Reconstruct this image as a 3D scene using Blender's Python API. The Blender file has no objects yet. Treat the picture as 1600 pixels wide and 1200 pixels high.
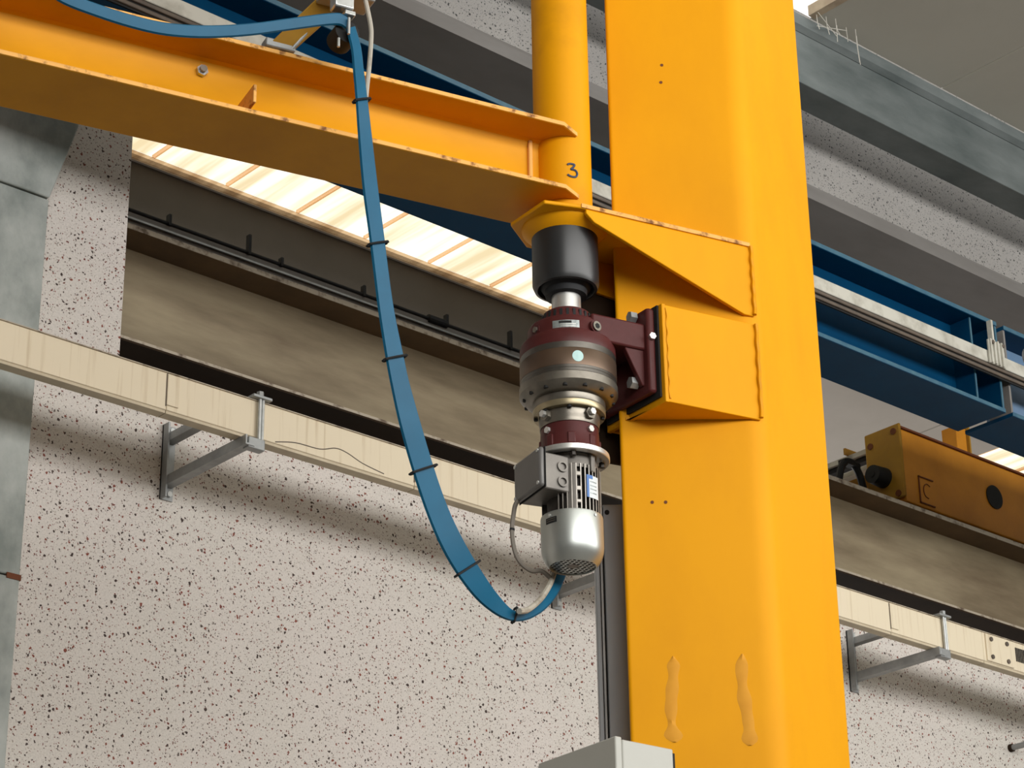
import bpy, bmesh, math, random
from mathutils import Vector, Matrix
random.seed(7)
S = bpy.context.scene
COL = S.collection
PI = math.pi

# ------------------------------------------------------------------ camera, sky, light, exposure
cam_d = bpy.data.cameras.new('camera'); cam = bpy.data.objects.new('camera', cam_d); COL.objects.link(cam)
cam_d.sensor_width = 36.0; cam_d.lens = 82.69; cam_d.clip_start = 0.05; cam_d.clip_end = 200
cam.matrix_world = Matrix(((0.75037, -0.26386, -0.60607, -5.3158),
                           (-0.66088, -0.31818, -0.67971, -7.6030),
                           (-0.01349, 0.91057, -0.41313, 1.6),
                           (0, 0, 0, 1)))
S.camera = cam
S.view_settings.view_transform = 'Standard'; S.view_settings.look = 'None'
S.view_settings.exposure = 0.0; S.view_settings.gamma = 1.0; S.view_settings.use_curve_mapping = False
W = bpy.data.worlds.new('world'); S.world = W; W.use_nodes = True
bg = W.node_tree.nodes['Background']; bg.inputs[0].default_value = (1.0, 0.985, 0.95, 1); bg.inputs[1].default_value = 1.5

def area(name, loc, rot, sx, sy, power, color=(1, 1, 1)):
    d = bpy.data.lights.new(name, 'AREA'); d.shape = 'RECTANGLE'; d.size = sx; d.size_y = sy; d.energy = power; d.color = color
    o = bpy.data.objects.new(name, d); COL.objects.link(o); o.location = loc; o.rotation_euler = rot
    return o
# the long band of factory windows in the wall opposite (behind the camera)
area('window_daylight', (0.5, -11.9, 6.3), (math.radians(90), 0, 0), 20, 2.4, 1400, (1.0, 0.985, 0.955))
# added fill lamp that brightens the neighbouring bay's roof; no window there
area('neighbour_roof_fill', (7.0, 9.8, 4.5), (math.radians(-90), 0, 0), 14, 3.0, 900, (1.0, 0.98, 0.95))

# ------------------------------------------------------------------ materials
def new_mat(name):
    m = bpy.data.materials.new(name); m.use_nodes = True
    nt = m.node_tree; b = nt.nodes['Principled BSDF']
    return m, nt, b

def node(nt, t, **kw):
    n = nt.nodes.new(t)
    for k, v in kw.items():
        if k.startswith('i_'):
            n.inputs[k[2:].replace('_', ' ')].default_value = v
        else:
            setattr(n, k, v)
    return n

def ramp(nt, stops):
    r = nt.nodes.new('ShaderNodeValToRGB'); e = r.color_ramp.elements
    while len(e) < len(stops): e.new(0.5)
    for i, (p, c) in enumerate(stops):
        e[i].position = p; e[i].color = c if len(c) == 4 else (*c, 1)
    return r

def mapping(nt, scale=(1, 1, 1)):
    tc = nt.nodes.new('ShaderNodeTexCoord'); mp = nt.nodes.new('ShaderNodeMapping'); mp.inputs['Scale'].default_value = scale
    nt.links.new(tc.outputs['Object'], mp.inputs['Vector']); return mp

def paint(name, col, col2=None, rough=0.45, metal=0.0, scale=4.0, stretch=(1, 1, 1), lo=0.35, hi=0.75, bump=0.0, detail=6, coat=0.0, bscale=60, spec=0.5):
    """base colour wandering to a second colour by noise, optional fine relief"""
    m, nt, b = new_mat(name)
    b.inputs['Roughness'].default_value = rough; b.inputs['Metallic'].default_value = metal
    b.inputs['Coat Weight'].default_value = coat; b.inputs['Specular IOR Level'].default_value = spec
    mp = mapping(nt, stretch)
    if col2 is None: col2 = tuple(c * 0.8 for c in col)
    n = node(nt, 'ShaderNodeTexNoise', i_Scale=scale, i_Detail=detail, i_Roughness=0.6)
    nt.links.new(mp.outputs[0], n.inputs['Vector'])
    r = ramp(nt, [(lo, col), (hi, col2)])
    nt.links.new(n.outputs[0], r.inputs[0]); nt.links.new(r.outputs[0], b.inputs['Base Color'])
    if bump:
        n2 = node(nt, 'ShaderNodeTexNoise', i_Scale=bscale, i_Detail=4.0)
        nt.links.new(mp.outputs[0], n2.inputs['Vector'])
        bp = node(nt, 'ShaderNodeBump', i_Strength=bump, i_Distance=0.01)
        nt.links.new(n2.outputs[0], bp.inputs['Height']); nt.links.new(bp.outputs[0], b.inputs['Normal'])
    return m

def speckle(name, ca=(0.69, 0.635, 0.60), cb=(0.645, 0.61, 0.56), red=True):
    """washed exposed-aggregate concrete: pale matrix, dark and red chips"""
    m, nt, b = new_mat(name); b.inputs['Roughness'].default_value = 0.85
    L = nt.links.new
    mp = mapping(nt)
    wn = node(nt, 'ShaderNodeTexNoise', i_Scale=60.0, i_Detail=2.0)
    L(mp.outputs[0], wn.inputs['Vector'])
    mx = node(nt, 'ShaderNodeVectorMath', operation='MULTIPLY_ADD'); L(wn.outputs['Color'], mx.inputs[0])
    mx.inputs[1].default_value = (0.02, 0.02, 0.02); L(mp.outputs[0], mx.inputs[2])
    base_n = node(nt, 'ShaderNodeTexNoise', i_Scale=1.1, i_Detail=5.0); L(mp.outputs[0], base_n.inputs['Vector'])
    base = ramp(nt, [(0.3, ca), (0.7, cb)]); L(base_n.outputs[0], base.inputs[0])
    cur = base.outputs[0]
    fine = node(nt, 'ShaderNodeTexNoise', i_Scale=140.0, i_Detail=2.0); L(mp.outputs[0], fine.inputs['Vector'])
    fr = ramp(nt, [(0.35, (0.86, 0.86, 0.86)), (0.6, (1, 1, 1))]); L(fine.outputs[0], fr.inputs[0])
    mm = node(nt, 'ShaderNodeMix', data_type='RGBA', blend_type='MULTIPLY'); mm.inputs[0].default_value = 1.0
    L(cur, mm.inputs[6]); L(fr.outputs[0], mm.inputs[7]); cur = mm.outputs[2]
    layers = [(58.0, 0.23, [(0.0, (0.16, 0.035, 0.025)), (0.35, (0.05, 0.03, 0.025)), (0.6, (0.22, 0.06, 0.04)), (0.8, (0.07, 0.05, 0.045))], 0.38),
              (95.0, 0.22, [(0.0, (0.10, 0.07, 0.06)), (0.4, (0.25, 0.21, 0.18)), (0.7, (0.17, 0.06, 0.045))], 0.3),
              (120.0, 0.22, [(0.0, (0.33, 0.29, 0.25)), (0.5, (0.24, 0.19, 0.16))], 0.5)]
    for sc, rad, cols, keep in layers:
        v = node(nt, 'ShaderNodeTexVoronoi', i_Scale=sc); L(mx.outputs[0], v.inputs['Vector'])
        sep = node(nt, 'ShaderNodeSeparateColor'); L(v.outputs['Color'], sep.inputs[0])
        # radius differs per chip; chips below the keep level vanish
        mr = node(nt, 'ShaderNodeMapRange'); mr.inputs[1].default_value = keep; mr.inputs[2].default_value = 1.0
        mr.inputs[3].default_value = 0.0; mr.inputs[4].default_value = rad * 1.7; L(sep.outputs[0], mr.inputs[0])
        lt = node(nt, 'ShaderNodeMath', operation='LESS_THAN'); L(v.outputs['Distance'], lt.inputs[0]); L(mr.outputs[0], lt.inputs[1])
        if not red: cols = [(p, (sum(c) / 3 * 0.8,) * 3) for p, c in cols]
        cr = ramp(nt, cols); cr.color_ramp.interpolation = 'CONSTANT'; L(sep.outputs[1], cr.inputs[0])
        mxx = node(nt, 'ShaderNodeMix', data_type='RGBA'); L(lt.outputs[0], mxx.inputs[0]); L(cur, mxx.inputs[6]); L(cr.outputs[0], mxx.inputs[7])
        cur = mxx.outputs[2]
    L(cur, b.inputs['Base Color'])
    bp = node(nt, 'ShaderNodeBump', i_Strength=0.15, i_Distance=0.004); L(fine.outputs[0], bp.inputs['Height']); L(bp.outputs[0], b.inputs['Normal'])
    return m

def sheet(name, tint_a, tint_b):
    """weathered translucent roof sheet: daylight passes, streaks run down the sheet"""
    m = bpy.data.materials.new(name); m.use_nodes = True; nt = m.node_tree; nt.nodes.clear()
    L = nt.links.new
    out = nt.nodes.new('ShaderNodeOutputMaterial')
    mp = mapping(nt, (7.0, 0.35, 1))
    n = node(nt, 'ShaderNodeTexNoise', i_Scale=1.3, i_Detail=5.0, i_Roughness=0.55); L(mp.outputs[0], n.inputs['Vector'])
    r = ramp(nt, [(0.36, tint_b), (0.6, tint_a)]); L(n.outputs[0], r.inputs[0])
    t = nt.nodes.new('ShaderNodeBsdfTransparent'); L(r.outputs[0], t.inputs[0])
    tr = nt.nodes.new('ShaderNodeBsdfTranslucent'); L(r.outputs[0], tr.inputs[0])
    mx = nt.nodes.new('ShaderNodeMixShader'); mx.inputs[0].default_value = 0.12; L(t.outputs[0], mx.inputs[1]); L(tr.outputs[0], mx.inputs[2])
    L(mx.outputs[0], out.inputs[0]); return m

M = {}
M['speckle'] = speckle('exposed_aggregate')
M['speckle_grey'] = speckle('grey_exposed_aggregate', (0.38, 0.365, 0.345), (0.30, 0.285, 0.27), False)
M['yellow'] = paint('yellow_paint', (0.80, 0.345, 0.0), (0.69, 0.28, 0.001), rough=0.55, scale=2.2, stretch=(1, 1, 0.5), lo=0.45, hi=0.85, bump=0.03, bscale=25, spec=0.14)
M['yellow_worn'] = paint('yellow_paint_grimy', (0.75, 0.32, 0.002), (0.46, 0.19, 0.006), rough=0.45, scale=3.5, lo=0.5, hi=0.9, bump=0.03, bscale=25, spec=0.14)
M['arm_yellow'] = paint('arm_paint', (0.76, 0.33, 0.002), (0.60, 0.25, 0.004), rough=0.42, scale=3.0, stretch=(0.5, 1, 1), lo=0.4, hi=0.8, bump=0.03, bscale=25, spec=0.14)  # arm paint, a little darker than the column yellow
M['arm_flange'] = paint('darkened_arm_flange_paint', (0.60, 0.27, 0.008), (0.45, 0.19, 0.006), rough=0.5, scale=2.5, lo=0.45, hi=0.8, bump=0.03, bscale=25, spec=0.14)  # paint darkened to hold down bounced light on the flange undersides
M['yellow_edge'] = paint('chipped_paint_edge', (0.80, 0.42, 0.12), (0.20, 0.08, 0.03), rough=0.6, scale=26, lo=0.52, hi=0.66, spec=0.14)
M['filler'] = paint('body_filler', (0.70, 0.32, 0.03), (0.64, 0.28, 0.025), rough=0.6, scale=20, spec=0.14)
M['blue'] = paint('blue_paint', (0.001, 0.048, 0.12), (0.001, 0.034, 0.09), rough=0.4, scale=3, spec=0.1)
M['blue_edge'] = paint('worn_blue_edge', (0.055, 0.14, 0.19), (0.015, 0.08, 0.15), rough=0.5, scale=12)
M['blue_fresh'] = paint('pale_blue_paint', (0.16, 0.25, 0.38), (0.10, 0.20, 0.34), rough=0.4, scale=9)
M['beige_steel'] = paint('stained_beige_steel', (0.31, 0.25, 0.155), (0.13, 0.09, 0.048), rough=0.6, scale=1.6, stretch=(0.6, 1, 3.0), lo=0.35, hi=0.72)
M['brown_steel'] = paint('brown_steel', (0.15, 0.09, 0.04), (0.08, 0.05, 0.025), rough=0.7, scale=3)
M['dark_steel'] = paint('darkened_steel', (0.035, 0.022, 0.013), (0.022, 0.014, 0.009), rough=0.8, scale=3, spec=0.1)
M['steel_edge'] = paint('worn_steel_edge', (0.42, 0.36, 0.28), (0.12, 0.08, 0.05), rough=0.6, scale=20, lo=0.5, hi=0.68)
M['duct'] = paint('cream_enamel', (0.74, 0.65, 0.49), (0.46, 0.34, 0.20), rough=0.45, scale=2.2, stretch=(16, 1, 0.5), lo=0.54, hi=0.82, spec=0.2)
M['duct_under'] = paint('cream_enamel_darker', (0.60, 0.52, 0.38), (0.42, 0.35, 0.24), rough=0.55, scale=5)  # the duct cream a tone darker, for the bottom cover
M['galv'] = paint('galvanised_steel', (0.36, 0.37, 0.37), (0.22, 0.23, 0.23), rough=0.5, metal=0.5, scale=9)
M['zinc'] = paint('bright_zinc', (0.62, 0.64, 0.64), (0.45, 0.47, 0.47), rough=0.3, metal=0.8, scale=30)
M['concrete'] = paint('grey_concrete', (0.22, 0.25, 0.235), (0.43, 0.455, 0.435), rough=0.7, scale=4.5, stretch=(1, 1, 0.7), lo=0.38, hi=0.66, bump=0.35, bscale=9, detail=10)
M['ledge'] = paint('smooth_concrete_band', (0.20, 0.19, 0.18), (0.15, 0.14, 0.13), rough=0.8, scale=3, stretch=(0.5, 1, 2))
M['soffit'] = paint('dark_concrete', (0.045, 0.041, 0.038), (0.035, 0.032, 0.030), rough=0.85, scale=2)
M['gutter'] = paint('galvanised_gutter', (0.19, 0.215, 0.215), (0.085, 0.105, 0.105), rough=0.6, metal=0.2, scale=2.4, stretch=(0.6, 1, 2), lo=0.34, hi=0.68, detail=8)
M['ceiling'] = paint('ceiling_board', (0.47, 0.45, 0.39), (0.42, 0.40, 0.345), rough=0.85, scale=1.2)
M['roof_pale'] = paint('pale_roof_board', (0.46, 0.43, 0.39), (0.40, 0.37, 0.33), rough=0.85, scale=1.5)
M['fascia'] = paint('dark_fascia', (0.060, 0.054, 0.050), (0.045, 0.041, 0.038), rough=0.8, scale=2)
M['rib'] = sheet('lapped_sheet_joint', (0.86, 0.68, 0.50), (0.74, 0.54, 0.37))
M['frame'] = paint('skylight_frame', (0.50, 0.40, 0.28), (0.35, 0.26, 0.18), rough=0.7, scale=10)
M['kerb'] = sheet('backlit_sheet_edge', (0.74, 0.62, 0.47), (0.56, 0.44, 0.31))
M['sheet'] = sheet('translucent_sheet', (0.97, 0.95, 0.88), (0.80, 0.73, 0.58))
M['sheet_clear'] = sheet('clear_roof_sheet', (1.0, 1.0, 0.98), (0.93, 0.93, 0.9))
M['floor'] = paint('concrete_floor', (0.25, 0.235, 0.21), (0.20, 0.19, 0.175), rough=0.7, scale=1)
M['plaster'] = paint('plaster', (0.25, 0.24, 0.22), (0.22, 0.21, 0.20), rough=0.9, scale=1)
M['black'] = paint('black_plastic', (0.016, 0.017, 0.018), (0.022, 0.023, 0.024), rough=0.36, scale=10)
M['matte_black'] = paint('matte_black', (0.008, 0.008, 0.008), rough=0.8)
M['rubber'] = paint('black_rubber', (0.02, 0.021, 0.023), rough=0.6, spec=0.2)
M['maroon'] = paint('maroon_paint', (0.088, 0.019, 0.019), (0.062, 0.014, 0.013), rough=0.42, scale=14, bump=0.04, spec=0.2)
M['steel'] = paint('machined_steel', (0.24, 0.22, 0.185), (0.12, 0.108, 0.09), rough=0.36, metal=0.75, scale=12)
M['steel_bright'] = paint('bright_steel', (0.66, 0.66, 0.64), (0.5, 0.5, 0.48), rough=0.3, metal=0.7, scale=18)
M['steel_brown'] = paint('oiled_brown_steel', (0.13, 0.085, 0.055), (0.085, 0.055, 0.04), rough=0.4, metal=0.55, scale=5)
M['steel_dark'] = paint('dark_machined_steel', (0.13, 0.12, 0.105), (0.075, 0.068, 0.06), rough=0.32, metal=0.75, scale=14)
M['brass'] = paint('brassy_steel', (0.38, 0.32, 0.2), (0.28, 0.23, 0.14), rough=0.35, metal=0.7, scale=12)
M['alu'] = paint('aluminium_cover', (0.47, 0.495, 0.475), (0.41, 0.43, 0.415), rough=0.38, metal=0.85, scale=6)
M['alu_dull'] = paint('cast_aluminium', (0.20, 0.185, 0.165), (0.12, 0.11, 0.10), rough=0.5, metal=0.45, scale=10)
M['fin'] = paint('dark_fin', (0.045, 0.038, 0.032), (0.028, 0.024, 0.02), rough=0.5, metal=0.4, scale=14)
M['fin_edge'] = paint('bare_fin_edge', (0.45, 0.42, 0.38), (0.25, 0.23, 0.2), rough=0.45, metal=0.5, scale=25)
M['box_lid'] = paint('grey_box_lid', (0.17, 0.165, 0.16), (0.14, 0.135, 0.13), rough=0.42, metal=0.2, scale=6)
M['plate'] = paint('nameplate_metal', (0.38, 0.42, 0.42), (0.16, 0.18, 0.18), rough=0.35, metal=0.6, scale=70)
M['sticker'] = paint('pale_sticker', (0.50, 0.72, 0.70), (0.42, 0.66, 0.66), rough=0.5, scale=60)
M['white'] = paint('white_label', (0.68, 0.72, 0.74), (0.6, 0.65, 0.68), rough=0.5, scale=60)
M['label_blue'] = paint('label_blue', (0.05, 0.16, 0.45), rough=0.5)
M['ink'] = paint('blue_grey_marker', (0.045, 0.06, 0.11), rough=0.6)
M['cable'] = paint('blue_flat_cable', (0.006, 0.105, 0.20), (0.006, 0.080, 0.155), rough=0.42, scale=5, spec=0.2)
M['grey_cable'] = paint('grey_cable_sheath', (0.40, 0.37, 0.31), (0.22, 0.19, 0.15), rough=0.6, scale=22, lo=0.5, hi=0.7)
M['thin_cable'] = paint('taupe_cable', (0.20, 0.175, 0.145), rough=0.55)
M['cabinet'] = paint('cabinet_grey', (0.47, 0.47, 0.43), (0.43, 0.43, 0.39), rough=0.5, scale=3)
M['tray'] = paint('blue_grey_trunking', (0.34, 0.37, 0.40), (0.28, 0.31, 0.335), rough=0.45, metal=0.2, scale=4, stretch=(3, 3, 0.4))
M['white_rail'] = paint('dirty_white_rail', (0.52, 0.51, 0.45), (0.30, 0.28, 0.23), rough=0.6, scale=9, lo=0.45, hi=0.75)
M['rail_brown'] = paint('brown_conductor', (0.13, 0.10, 0.075), (0.07, 0.055, 0.045), rough=0.6, scale=8)
M['crane_orange'] = paint('orange_crane_paint', (0.64, 0.26, 0.022), (0.46, 0.175, 0.014), rough=0.5, scale=2.5, lo=0.35, hi=0.75, spec=0.2)
M['crane_mustard'] = paint('mustard_plate', (0.40, 0.22, 0.025), (0.30, 0.15, 0.03), rough=0.55, scale=4, spec=0.2)
M['rust'] = paint('rust_line', (0.16, 0.045, 0.012), rough=0.8)
M['cobweb'] = paint('cobweb', (0.6, 0.58, 0.52), rough=0.9)

# ------------------------------------------------------------------ mesh helpers
class MB:
    def __init__(s): s.bm = bmesh.new()
    def _add(s, vs, fs):
        v = [s.bm.verts.new(p) for p in vs]
        for f in fs:
            try: s.bm.faces.new([v[i] for i in f])
            except ValueError: pass
        return s
    def box(s, x0, x1, y0, y1, z0, z1):
        return s.hexa([(x0, y0, z0), (x1, y0, z0), (x1, y1, z0), (x0, y1, z0), (x0, y0, z1), (x1, y0, z1), (x1, y1, z1), (x0, y1, z1)])
    def hexa(s, p):
        return s._add(p, [(3, 2, 1, 0), (4, 5, 6, 7), (0, 1, 5, 4), (1, 2, 6, 5), (2, 3, 7, 6), (3, 0, 4, 7)])
    def prism(s, poly, lo, hi, axis='z'):
        """polygon extruded along an axis; poly is (x,y) for z, (y,z) for x, (x,z) for y"""
        def P(a, b, t): return {'z': (a, b, t), 'x': (t, a, b), 'y': (a, t, b)}[axis]
        n = len(poly)
        vs = [P(a, b, lo) for a, b in poly] + [P(a, b, hi) for a, b in poly]
        fs = [tuple(range(n))[::-1], tuple(range(n, 2 * n))] + [(i, (i + 1) % n, n + (i + 1) % n, n + i) for i in range(n)]
        return s._add(vs, fs)
    def lathe(s, prof, n=48, c=(0, 0), a0=0.0):
        vs = []; fs = []; k = len(prof)
        for i in range(n):
            a = a0 + 2 * PI * i / n; ca, sa = math.cos(a), math.sin(a)
            for r, z in prof: vs.append((c[0] + r * ca, c[1] + r * sa, z))
        for i in range(n):
            j = (i + 1) % n
            for q in range(k - 1): fs.append((i * k + q, j * k + q, j * k + q + 1, i * k + q + 1))
        if prof[0][0] > 1e-6: fs.append(tuple(i * k for i in range(n))[::-1])
        if prof[-1][0] > 1e-6: fs.append(tuple(i * k + k - 1 for i in range(n)))
        return s._add(vs, fs)
    def ring(s, prof, n=48, c=(0, 0)):
        """closed profile swept round the axis (tube section)"""
        vs = []; fs = []; k = len(prof)
        for i in range(n):
            a = 2 * PI * i / n
            for r, z in prof: vs.append((c[0] + r * math.cos(a), c[1] + r * math.sin(a), z))
        for i in range(n):
            j = (i + 1) % n
            for q in range(k): fs.append((i * k + q, j * k + q, j * k + (q + 1) % k, i * k + (q + 1) % k))
        return s._add(vs, fs)
    def rod(s, p0, p1, r, n=12, r1=None, rot=0.0):
        p0 = Vector(p0); p1 = Vector(p1); d = (p1 - p0).normalized()
        u = d.orthogonal().normalized(); w = d.cross(u); r1 = r if r1 is None else r1
        vs = []
        for p, rr in ((p0, r), (p1, r1)):
            for i in range(n):
                a = rot + 2 * PI * i / n; vs.append(tuple(p + (u * math.cos(a) + w * math.sin(a)) * rr))
        fs = [tuple(range(n))[::-1], tuple(range(n, 2 * n))] + [(i, (i + 1) % n, n + (i + 1) % n, n + i) for i in range(n)]
        return s._add(vs, fs)
    def tube(s, pts, r, n=10, sub=6):
        pts = spline([Vector(p) for p in pts], sub)
        vs = []; fs = []; u = None
        for i, p in enumerate(pts):
            t = (pts[min(i + 1, len(pts) - 1)] - pts[max(i - 1, 0)]).normalized()
            u = t.orthogonal().normalized() if u is None else (u - t * u.dot(t)).normalized()
            w = t.cross(u)
            for j in range(n):
                a = 2 * PI * j / n; vs.append(tuple(p + (u * math.cos(a) + w * math.sin(a)) * r))
        m = len(pts)
        for i in range(m - 1):
            for j in range(n): fs.append((i * n + j, i * n + (j + 1) % n, (i + 1) * n + (j + 1) % n, (i + 1) * n + j))
        fs += [tuple(range(n))[::-1], tuple(range((m - 1) * n, m * n))]
        return s._add(vs, fs)
    def ribbon(s, Ls, Rs, th, sub=5):
        """flat cable between two edge lines, with thickness"""
        Ls = spline([Vector(p) for p in Ls], sub); Rs = spline([Vector(p) for p in Rs], sub)
        vs = []; fs = []; m = len(Ls)
        for i in range(m):
            a = max(i - 1, 0); b = min(i + 1, m - 1)
            t = ((Ls[b] + Rs[b]) - (Ls[a] + Rs[a])).normalized(); w = (Rs[i] - Ls[i]).normalized()
            nrm = t.cross(w).normalized() * th / 2; c = w * th * 0.35
            for p in (Ls[i] + nrm + c, Rs[i] + nrm - c, Rs[i], Rs[i] - nrm - c, Ls[i] - nrm + c, Ls[i]): vs.append(tuple(p))
        for i in range(m - 1):
            for j in range(6): fs.append((i * 6 + j, i * 6 + (j + 1) % 6, (i + 1) * 6 + (j + 1) % 6, (i + 1) * 6 + j))
        fs += [tuple(range(6))[::-1], tuple(range((m - 1) * 6, m * 6))]
        return s._add(vs, fs)
    def build(s, name, mat, parent=None, frame=None, bevel=0.0, smooth=False, seg=2):
        bmesh.ops.recalc_face_normals(s.bm, faces=s.bm.faces[:])
        org = ORG.get(parent.name, Vector((0, 0, 0))) if parent else Vector((0, 0, 0))
        if parent is None and frame is not None: org = Vector(frame.get('o', (0, 0, 0)))
        for v in s.bm.verts: v.co -= org
        me = bpy.data.meshes.new(name); s.bm.to_mesh(me); s.bm.free()
        me.materials.append(M[mat] if isinstance(mat, str) else mat)
        o = bpy.data.objects.new(name, me); COL.objects.link(o)
        if parent is not None: o.parent = parent; ORG[o.name] = org.copy()
        if bevel:
            b = o.modifiers.new('bevel', 'BEVEL'); b.width = bevel; b.segments = seg; b.limit_method = 'ANGLE'; b.angle_limit = math.radians(40)
        if smooth or bevel:
            for p in me.polygons: p.use_smooth = True
            if hasattr(me, 'set_sharp_from_angle'): me.set_sharp_from_angle(angle=math.radians(35))
        return o

ORG = {}
def spline(p, sub):
    out = []
    for i in range(len(p) - 1):
        a, b, c, d = p[max(i - 1, 0)], p[i], p[i + 1], p[min(i + 2, len(p) - 1)]
        for k in range(sub):
            t = k / sub
            out.append(0.5 * ((2 * b) + (c - a) * t + (2 * a - 5 * b + 4 * c - d) * t * t + (3 * b - a - 3 * c + d) * t ** 3))
    out.append(p[-1]); return out

# frame of the jib crane: origin under the slewing axis, x from the axis to the column
AX, AY, ANG = -1.2795, -3.3091, math.atan2(-0.2506, 0.9681)
CA, SA = math.cos(ANG), math.sin(ANG)
def tag(o, label, cat, group=None, kind=None):
    if label: o['label'] = label
    if cat: o['category'] = cat
    if group: o['group'] = group
    if kind: o['kind'] = kind
    return o
def thing(name, label, cat, org=(0, 0, 0), jib=False, group=None):
    """Empty at the thing's base; parts are given in world metres, or in the jib frame"""
    o = bpy.data.objects.new(name, None); COL.objects.link(o); o.empty_display_size = 0.1
    if jib:
        o.location = (AX + CA * org[0] - SA * org[1], AY + SA * org[0] + CA * org[1], org[2]); o.rotation_euler = (0, 0, ANG)
    else: o.location = org
    ORG[o.name] = Vector(org)
    return tag(o, label, cat, group)
def copy_tree(o, parent=None):
    c = o.copy(); COL.objects.link(c)
    if parent is not None: c.parent = parent
    for ch in list(o.children): copy_tree(ch, c)
    return c
def struct(o, label=None):
    o['kind'] = 'structure'
    if label: o['label'] = label
    return o

# ================================================================== THE HALL
struct(MB().box(-14, 16, -16, 10, -0.2, 0).build('floor', 'floor'), 'plain concrete floor of the hall')
# precast wall: low wall with the tall pier at its left end
wall = MB().prism([(-14, 0), (16, 0), (16, 5.63), (-0.697, 5.63), (-0.697, 9.3), (-14, 9.3)], 0.0, 0.2, 'y').build('wall_back', 'speckle')
struct(wall, 'pale precast wall speckled with dark and red stone chips')
sp = MB().box(-0.70, 16, 0.0, 0.25, 8.064, 9.3).build('spandrel_panel', 'speckle_grey', wall)
MB().box(-0.70, 16, -0.1, 0.25, 7.953, 8.028).build('ledge', 'ledge', wall)
MB().box(-0.70, 16, -0.075, 0.25, 8.028, 8.064).build('ledge', 'ledge', wall)
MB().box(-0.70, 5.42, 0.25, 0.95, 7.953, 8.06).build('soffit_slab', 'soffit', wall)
MB().box(5.44, 16, 0.25, 0.95, 7.965, 8.06).build('soffit_slab', 'ledge', wall)
struct(MB().box(-14.2, -14, -16, 10, 0, 9.4).build('wall_left', 'plaster'), 'plain plastered end wall')
struct(MB().box(16, 16.2, -16, 10, 0, 9.4).build('wall_right', 'plaster'), 'plain plastered end wall')
wf = MB().box(-14, 16, -12.2, -12, 0, 5.1).box(-14, 16, -12.2, -12, 7.5, 9.4).box(-14, -9.5, -12.2, -12, 5.1, 7.5).box(10.5, 16, -12.2, -12, 5.1, 7.5).build('wall_front', 'plaster')
struct(wf, 'wall behind the viewer with a long window band')
struct(MB().box(-14, 16, 10, 10.2, 0, 9.4).build('wall_far', 'plaster'), 'far wall of the neighbouring bay')

# ceiling of the near bay: wide boards, with roof lights
ceil = bpy.data.objects.new('ceiling', None); COL.objects.link(ceil); struct(ceil, 'grey board ceiling with joints and a roof light')
CZ, PW = 8.742, 1.13
lights_k = (-2, -1, 6, 7)
w1 = bpy.data.objects.new('window_1', None); COL.objects.link(w1); struct(w1, 'bright roof light in the near ceiling')
for k in range(-15, 12):
    xa = 3.21 + PW * k
    if k in lights_k:
        MB().box(xa + 0.02, xa + PW - 0.02, -12, -0.56, CZ + 0.06, CZ + 0.066).build('pane', 'sheet_clear', w1)
        for xx in (xa - 0.03, xa + PW - 0.03):
            MB().box(xx, xx + 0.05, -12, -0.56, CZ - 0.004, CZ + 0.06).build('frame', 'frame', w1)
    else:
        MB().box(xa + 0.006, xa + PW - 0.006, -12, -0.545, CZ, CZ + 0.03).build('ceiling_panel', 'ceiling', ceil)
# neighbouring bay roof
roof2 = bpy.data.objects.new('ceiling_neighbour', None); COL.objects.link(roof2); struct(roof2, 'pale board roof of the neighbouring bay')
for a, b in ((-14, -3.0), (4.65, 6.30), (6.32, 8.04), (8.06, 8.75), (13.4, 16)):
    MB().box(a, b, 0.25, 10, 8.66, 8.70).build('ceiling_panel', 'roof_pale', roof2)
MB().box(-3.0, 4.65, 3.02, 10, 8.66, 8.70).build('ceiling_panel', 'roof_pale', roof2)
MB().box(8.75, 13.4, 3.6, 10, 8.66, 8.70).build('ceiling_panel', 'roof_pale', roof2)
MB().box(-14, 4.62, 3.04, 3.10, 5.2, 8.66).build('fascia', 'fascia', roof2)
w2 = bpy.data.objects.new('window_2', None); COL.objects.link(w2); struct(w2, 'long translucent skylight with rusty ribs in the neighbouring bay')
ribs = [-3.0 + 0.5333 * k - 0.026 for k in range(15)]
for k, xr in enumerate(ribs):
    xe = min(xr + 0.5333, 4.65)
    MB().box(xr + 0.012, xe - 0.012, 0.25, 2.94, 8.672, 8.678).build('pane', 'sheet', w2)
    MB().box(xr - 0.010, xr + 0.010, 0.25, 2.94, 8.666, 8.684).build('rib', 'rib', w2)
MB().box(-3.0, 4.65, 2.94, 3.02, 8.668, 8.671).build('frame', 'kerb', w2)
w3 = bpy.data.objects.new('window_3', None); COL.objects.link(w3); struct(w3, 'bright skylight beyond the orange crane carriage')
for k in range(9):
    xr = 8.76 + 0.515 * k
    MB().box(xr + 0.01, xr + 0.505, 0.25, 3.6, 8.672, 8.678).build('pane', 'sheet', w3)
    MB().box(xr - 0.01, xr + 0.012, 0.25, 3.6, 8.666, 8.684).build('rib', 'rib', w3)

# galvanised gutter beam under the ceiling
t = thing('gutter_beam', 'grey galvanised gutter beam running under the ceiling boards', 'beam', (-14, -0.5, 8.328))
MB().box(-14, 16, -0.5, -0.305, 8.328, 8.655).build('box_section', 'gutter', t, bevel=0.004)
MB().prism([(-0.5, 8.657), (-0.53, 8.68), (-0.545, 8.735), (-0.31, 8.735), (-0.31, 8.657)], -14, 16, 'x').build('upper_lip', 'gutter', t, bevel=0.004)

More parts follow.
